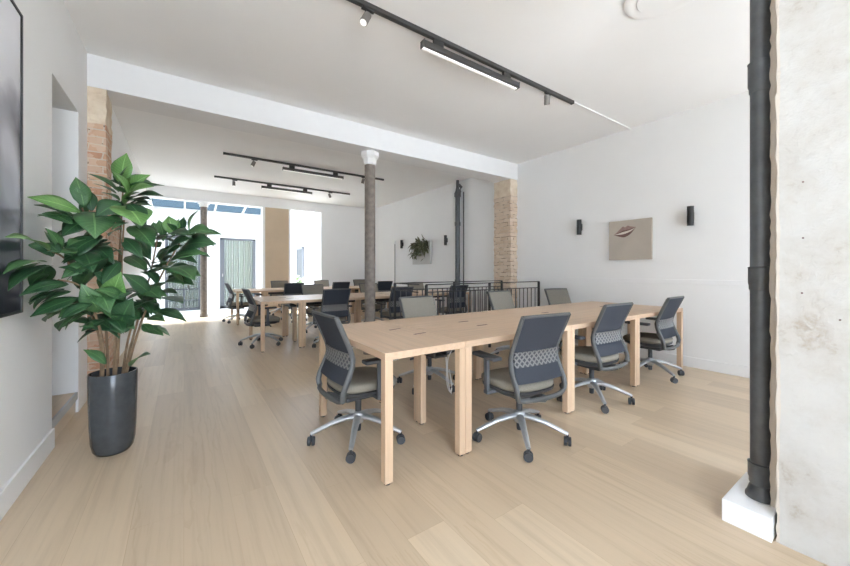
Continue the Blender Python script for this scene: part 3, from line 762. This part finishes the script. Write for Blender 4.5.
# ------------------------------------------------------------------ plants
F_, VH, TH, H_ = 348.5, 270.4, R(34.685), 1.2
def leaf_into(bm, uvl, base, tip, nrm, width, idx, droop=.12, fold=.18, nl=9):
    base, tip = Vector(base), Vector(tip); ax = tip - base; L = ax.length; ax.normalize()
    n = Vector(nrm); n = (n - ax * n.dot(ax))
    if n.length < 1e-3: n = ax.orthogonal()
    n.normalize(); sd = ax.cross(n)
    rows = []
    for i in range(nl + 1):
        t = i / nl
        w_ = width * .5 * (math.sin(math.pi * min(1, t * .96 + .04)) ** .9) * (1.0 if t < .55 else 1 - .4 * ((t - .55) / .45) ** 1.5)
        c = base + ax * L * t + n * (droop * L * (math.sin(math.pi * t) ** 1) )
        if i == nl: w_ = .001
        rows.append([(bm.verts.new(c + sd * w_ * q + n * fold * w_ * abs(q)), (.5 + q * .5, t)) for q in (-1, -.5, 0, .5, 1)])
    for a, b in zip(rows, rows[1:]):
        for k in range(4):
            q = (a[k], a[k + 1], b[k + 1], b[k])
            f = bm.faces.new([x[0] for x in q]); f.smooth = True; f.material_index = idx
            for lp, x in zip(f.loops, q): lp[uvl].uv = x[1]
def solid(o, th):
    md = o.modifiers.new('thickness', 'SOLIDIFY'); md.thickness = th; md.offset = 0
# direction and distance from the standing point in the room, used to set out the plant's branches
def at(u, v_, D):
    x = (u - 425) / F_; s_, c_ = math.sin(TH), math.cos(TH)
    return Vector((D * (s_ + x * c_), D * (c_ - x * s_), H_ - (v_ - VH) * D / F_))
PX, PY = -.385, 3.08
plant = empty('potted_rubber_plant', (PX, PY, 0), label='tall leafy rubber plant in a glossy dark pot beside the left wall', cat='plant')
MB().lathe([(.060, 0), (.088, .006), (.104, .03), (.114, .08), (.120, .2), (.125, .4), (.127, .522), (.124, .530), (.117, .530), (.115, .50), (.113, .47), (0, .47)], 40).build('pot', M['pot'], plant, 50)
MB().lathe([(.112, .46), (.10, .478), (.0, .485)], 24).build('soil', M['soil'], plant, 60)
stems = []   # tips (u, v, D) and base offsets
def stem(mb, base, pts, r0=.0085, r1=.0045):
    P = [Vector(base)] + [Vector(q) for q in pts]; cu = []
    for i in range(len(P) - 1):
        a, b, c, d = P[max(i - 1, 0)], P[i], P[i + 1], P[min(i + 2, len(P) - 1)]
        for k in range(5):
            t = k / 5; cu.append(.5 * ((2 * b) + (c - a) * t + (2 * a - 5 * b + 4 * c - d) * t * t + (-a + 3 * b - 3 * c + d) * t ** 3))
    cu.append(P[-1]); n = len(cu)
    mb.tube(cu, [r0 + (r1 - r0) * i / (n - 1) for i in range(n)], 7)
off = Vector((PX, PY, 0))
def atw(u, v_, D, lim=.688):   # the same, stopping short of the left wall
    a = math.sin(TH) + (u - 425) / F_ * math.cos(TH)
    return at(u, v_, min(D, lim / -a) if a < 0 else D)
def cap(p):   # keep clear of the left wall
    p = Vector(p); p.x = max(p.x, XL + .03); return p
STEMS = [((-.06, .00), [(100, 340, 2.26), (85, 300, 2.20), (68, 262, 2.10), (48, 250, 1.92)]),
         ((-.05, -.03), [(103, 345, 2.20), (92, 305, 2.12), (78, 285, 2.02), (58, 280, 1.92)]),
         ((-.03, .03), [(106, 330, 2.33), (99, 280, 2.33), (92, 235, 2.28), (82, 208, 2.22)]),
         ((.00, .02), [(116, 330, 2.35), (119, 270, 2.36), (121, 225, 2.34), (123, 188, 2.32)]),
         ((.01, -.02), [(119, 335, 2.28), (121, 290, 2.24), (122, 255, 2.22), (124, 220, 2.2)]),
         ((.05, .02), [(131, 345, 2.38), (140, 312, 2.44), (150, 275, 2.48), (158, 236, 2.50)]),
         ((.06, -.02), [(134, 345, 2.30), (146, 310, 2.34), (164, 270, 2.40), (184, 236, 2.46)]),
         ((.04, .05), [(128, 340, 2.46), (138, 310, 2.54), (150, 296, 2.56)])]
mb = MB()
for b, pts in STEMS: stem(mb, (PX + b[0], PY + b[1], .47), [cap(at(*q)) for q in pts])
o = mb.build('stems', M['stem'], plant, 60); o.location = -off
bm = bmesh.new(); uvl = bm.loops.layers.uv.new('UVMap')
# (base u, v, tip u, v, distance, tip nearer by, width ratio, shade)  d dark, m mid, l light
LV = [(80, 212, 27, 197, 2.05, .12, .40, 'l'), (77, 218, 34, 205, 2.12, .1, .34, 'd'), (84, 207, 77, 182, 2.2, 0, .5, 'm'), (48, 250, 5, 237, 1.85, .1, .42, 'l'),
      (60, 252, 45, 228, 2.0, .05, .45, 'm'), (46, 262, 3, 274, 1.82, .05, .34, 'm'), (52, 266, 8, 291, 1.85, .1, .44, 'd'), (68, 284, 19, 296, 1.95, .12, .36, 'd'),
      (66, 292, 28, 303, 1.95, .1, .42, 'd'), (78, 298, 30, 317, 2.0, .15, .40, 'd'), (84, 306, 58, 318, 2.05, .1, .5, 'm'), (72, 256, 46, 252, 2.0, .12, .52, 'm'),
      (102, 236, 66, 262, 2.15, .12, .48, 'd'), (80, 288, 105, 261, 2.1, .1, .42, 'd'), (92, 218, 66, 234, 2.15, .12, .62, 'd'), (93, 212, 95, 237, 2.15, .12, .62, 'm'),
      (119, 192, 90, 175, 2.25, .1, .48, 'd'), (122, 184, 126, 158, 2.3, 0, .62, 'l'), (128, 194, 114, 174, 2.2, .05, .62, 'l'), (127, 190, 162, 186, 2.3, .05, .30, 'd'),
      (128, 194, 148, 177, 2.28, 0, .55, 'l'), (126, 204, 150, 189, 2.22, .05, .55, 'l'), (122, 206, 159, 197, 2.26, .08, .34, 'd'), (122, 203, 97, 216, 2.2, .12, .6, 'd'),
      (122, 206, 140, 224, 2.15, .1, .66, 'l'), (124, 222, 108, 219, 2.2, .08, .4, 'm'), (132, 226, 152, 246, 2.25, .1, .42, 'd'), (158, 236, 141, 225, 2.4, .08, .46, 'd'),
      (163, 236, 159, 221, 2.46, 0, .62, 'm'), (173, 235, 169, 218, 2.46, 0, .72, 'l'), (190, 233, 197, 214, 2.46, 0, .82, 'l'), (160, 240, 188, 236, 2.4, .1, .46, 'd'),
      (184, 236, 212, 233, 2.46, .08, .36, 'm'), (180, 250, 212, 245, 2.42, .1, .42, 'd'), (162, 260, 190, 240, 2.36, .1, .5, 'd'), (170, 262, 201, 255, 2.4, .1, .30, 'm'),
      (166, 268, 192, 279, 2.36, .12, .52, 'm'), (157, 290, 181, 285, 2.4, .1, .34, 'l'), (146, 300, 179, 303, 2.34, .12, .5, 'd'), (148, 318, 163, 321, 2.36, .05, .45, 'm'),
      (152, 272, 133, 256, 2.36, .1, .48, 'd'), (150, 294, 127, 277, 2.3, .12, .48, 'd'), (140, 304, 116, 311, 2.25, .12, .5, 'd'), (126, 300, 98, 290, 2.15, .12, .5, 'm'),
      (112, 304, 120, 276, 2.2, .08, .46, 'l'), (116, 320, 94, 298, 2.12, .1, .5, 'd'), (120, 326, 132, 300, 2.15, .08, .5, 'd'), (100, 312, 84, 288, 2.1, .1, .5, 'm'),
      (124, 318, 152, 302, 2.25, .1, .46, 'd'), (104, 320, 84, 330, 2.15, .1, .46, 'd'), (92, 304, 64, 318, 2.02, .1, .4, 'd'), (106, 364, 87, 352, 2.2, .05, .42, 'm'), (131, 366, 149, 355, 2.28, .05, .45, 'm'),
      (122, 255, 100, 246, 2.18, .1, .44, 'd'), (120, 262, 104, 282, 2.2, .1, .42, 'd'), (96, 248, 112, 262, 2.2, .08, .38, 'd'), (90, 262, 66, 276, 2.06, .1, .46, 'm'), (88, 274, 62, 268, 2.04, .1, .44, 'd'),
      (86, 240, 70, 246, 2.12, .1, .5, 'm'), (96, 290, 108, 310, 2.15, .12, .5, 'm'), (132, 292, 112, 300, 2.2, .12, .46, 'd'), (140, 288, 158, 298, 2.36, .1, .44, 'm'), (154, 262, 170, 250, 2.42, .06, .4, 'd'),
      (150, 278, 166, 268, 2.44, .06, .44, 'd'), (118, 310, 136, 318, 2.2, .1, .5, 'd'), (110, 318, 122, 332, 2.14, .06, .5, 'd'), (92, 316, 72, 308, 2.1, .1, .4, 'd'), (142, 308, 158, 312, 2.38, .08, .44, 'd'), (84, 252, 92, 270, 2.1, .1, .46, 'd'), (112, 286, 94, 272, 2.2, .1, .46, 'd')]
LM = {'d': 0, 'm': 1, 'l': 2}
rnd = random.Random(11)
up = Vector((0, 0, 1))
for (u0, v0, u1, v1, D, near, wr, sh) in LV:
    a = atw(u0, v0, D); b = atw(u1, v1, D - near)
    L = (b - a).length
    toward = (Vector((0, 0, 1.2)) - (a + b) / 2).normalized()
    L2 = L * rnd.uniform(1.05, 1.2)
    b = cap(a + (b - a).normalized() * L2) if u1 > 60 else b
    n = (up * rnd.uniform(.55, 1.0) + toward * rnd.uniform(.35, .9) + Vector((rnd.uniform(-.3, .3), rnd.uniform(-.3, .3), 0))).normalized()
    leaf_into(bm, uvl, a, b, n, max(.07, L * wr * 1.22), LM[sh] if rnd.random() < .85 else 1, droop=rnd.uniform(.05, .14), fold=rnd.uniform(.05, .3))
for (u0, v0, u1, v1, D, near, wr, sh) in LV * 3:
    if v0 > 330 or rnd.random() < .3: continue
    du, dv = rnd.uniform(-9, 9), rnd.uniform(-4, 12)
    k = rnd.uniform(.75, .95)
    Db = D + rnd.uniform(-.05, .16)
    a = cap(at(u0 + du, v0 + dv, Db)); b = cap(at(u0 + du + (u1 - u0) * k + rnd.uniform(-6, 6), v0 + dv + (v1 - v0) * k + rnd.uniform(0, 10), Db + rnd.uniform(-.08, .08)))
    n = (up * rnd.uniform(.6, 1.0) + Vector((rnd.uniform(-.5, .3), rnd.uniform(-.7, .1), 0))).normalized()
    leaf_into(bm, uvl, a, b, n, max(.065, (b - a).length * .46), 0 if rnd.random() < .6 else 1, droop=rnd.uniform(.05, .14), fold=rnd.uniform(.05, .3))
for v_ in bm.verts: v_.co.x = max(v_.co.x, XL + .034)
me = bpy.data.meshes.new('foliage'); bm.to_mesh(me); bm.free()
for k in ('leaf_d', 'leaf_m', 'leaf_l'): me.materials.append(M[k])
o = bpy.data.objects.new('foliage', me); COL.objects.link(o); o.parent = plant; o.location = -off; solid(o, .0016)

# planter panel on the back of the right wall
wp = empty('wall_planter', (XR, 7.62, 1.62), label='pale wall panel with drooping olive greenery on the right-hand wall of the back room', cat='wall planter')
MB().box(-.05, -.001, -.42, .40, -.26, .34, bevel=.004).build('panel', M['planter'], wp)
bm = bmesh.new(); uvl = bm.loops.layers.uv.new('UVMap')
for i in range(170):
    y = rnd.uniform(-.34, .50); z = .36 - abs(rnd.gauss(0, .15)) - .18 * max(0, y)
    b = Vector((-.06 - rnd.random() * .10, y * .8 - .14, z)); L = rnd.uniform(.12, .24)
    d = Vector((-rnd.uniform(.0, .35), rnd.uniform(-.5, .6), -rnd.uniform(-.2, 1))).normalized()
    t = b + d * L; t.x = min(t.x, -.055)
    leaf_into(bm, uvl, b, t, (-1, 0, .6), .055, 0, nl=4)
me = bpy.data.meshes.new('foliage'); bm.to_mesh(me); bm.free(); me.materials.append(M['moss'])
o = bpy.data.objects.new('foliage', me); COL.objects.link(o); o.parent = wp; solid(o, .001)

# pale plant standing in the courtyard opening
cp = empty('potted_fern', (2.84, 10.98, 0), label='pale green potted plant standing in the tall courtyard opening', cat='plant')
MB().lathe([(.12, 0), (.16, .04), (.18, .42), (.165, .43), (.155, .38), (0, .38)], 24).build('pot', M['white'], cp, 50)
bm = bmesh.new(); uvl = bm.loops.layers.uv.new('UVMap')
for i in range(34):
    a = rnd.uniform(0, 6.28); s_ = rnd.uniform(.10, .28)
    b = Vector((.05 * math.cos(a), .05 * math.sin(a), .36)); md_ = Vector((s_ * .6 * math.cos(a), s_ * .6 * math.sin(a), rnd.uniform(.72, 1.0)))
    t = md_ + Vector((s_ * math.cos(a) * .8, s_ * math.sin(a) * .8, rnd.uniform(-.08, .14)))
    leaf_into(bm, uvl, b, md_, (math.cos(a), math.sin(a), .6), .02, 0, nl=4); leaf_into(bm, uvl, md_, t, (0, 0, 1), .08, 0, nl=5)
me = bpy.data.meshes.new('foliage'); bm.to_mesh(me); bm.free(); me.materials.append(M['fern'])
o = bpy.data.objects.new('foliage', me); COL.objects.link(o); o.parent = cp; solid(o, .001)

# ------------------------------------------------------------------ daylight
wd = bpy.data.worlds.new('sky'); sc.world = wd; wd.use_nodes = True
bg = wd.node_tree.nodes['Background']; bg.inputs['Color'].default_value = (.775, .905, 1.08, 1); bg.inputs['Strength'].default_value = 6.6
sun = bpy.data.lights.new('sun', 'SUN'); sun.energy = 27.0; sun.angle = R(25); sun.color = (.93, .97, 1)
so = bpy.data.objects.new('sun', sun); COL.objects.link(so); so.rotation_euler = (R(-14), 0, 0)

# ------------------------------------------------------------------ camera and view
cam = bpy.data.cameras.new('camera'); co = bpy.data.objects.new('camera', cam); COL.objects.link(co); sc.camera = co
co.location = (0, 0, H_); co.rotation_euler = (R(90), 0, -TH)
cam.sensor_fit = 'HORIZONTAL'; cam.sensor_width = 36; cam.lens = F_ / 850 * 36; cam.shift_y = -(283 - VH) / 850; cam.clip_start = .05
sc.view_settings.view_transform = 'Standard'; sc.view_settings.look = 'None'; sc.view_settings.exposure = 0.71; sc.view_settings.gamma = 1; sc.view_settings.use_curve_mapping = False
sc.cycles.max_bounces = 10; sc.cycles.diffuse_bounces = 7; sc.cycles.transparent_max_bounces = 8; sc.cycles.use_denoising = True
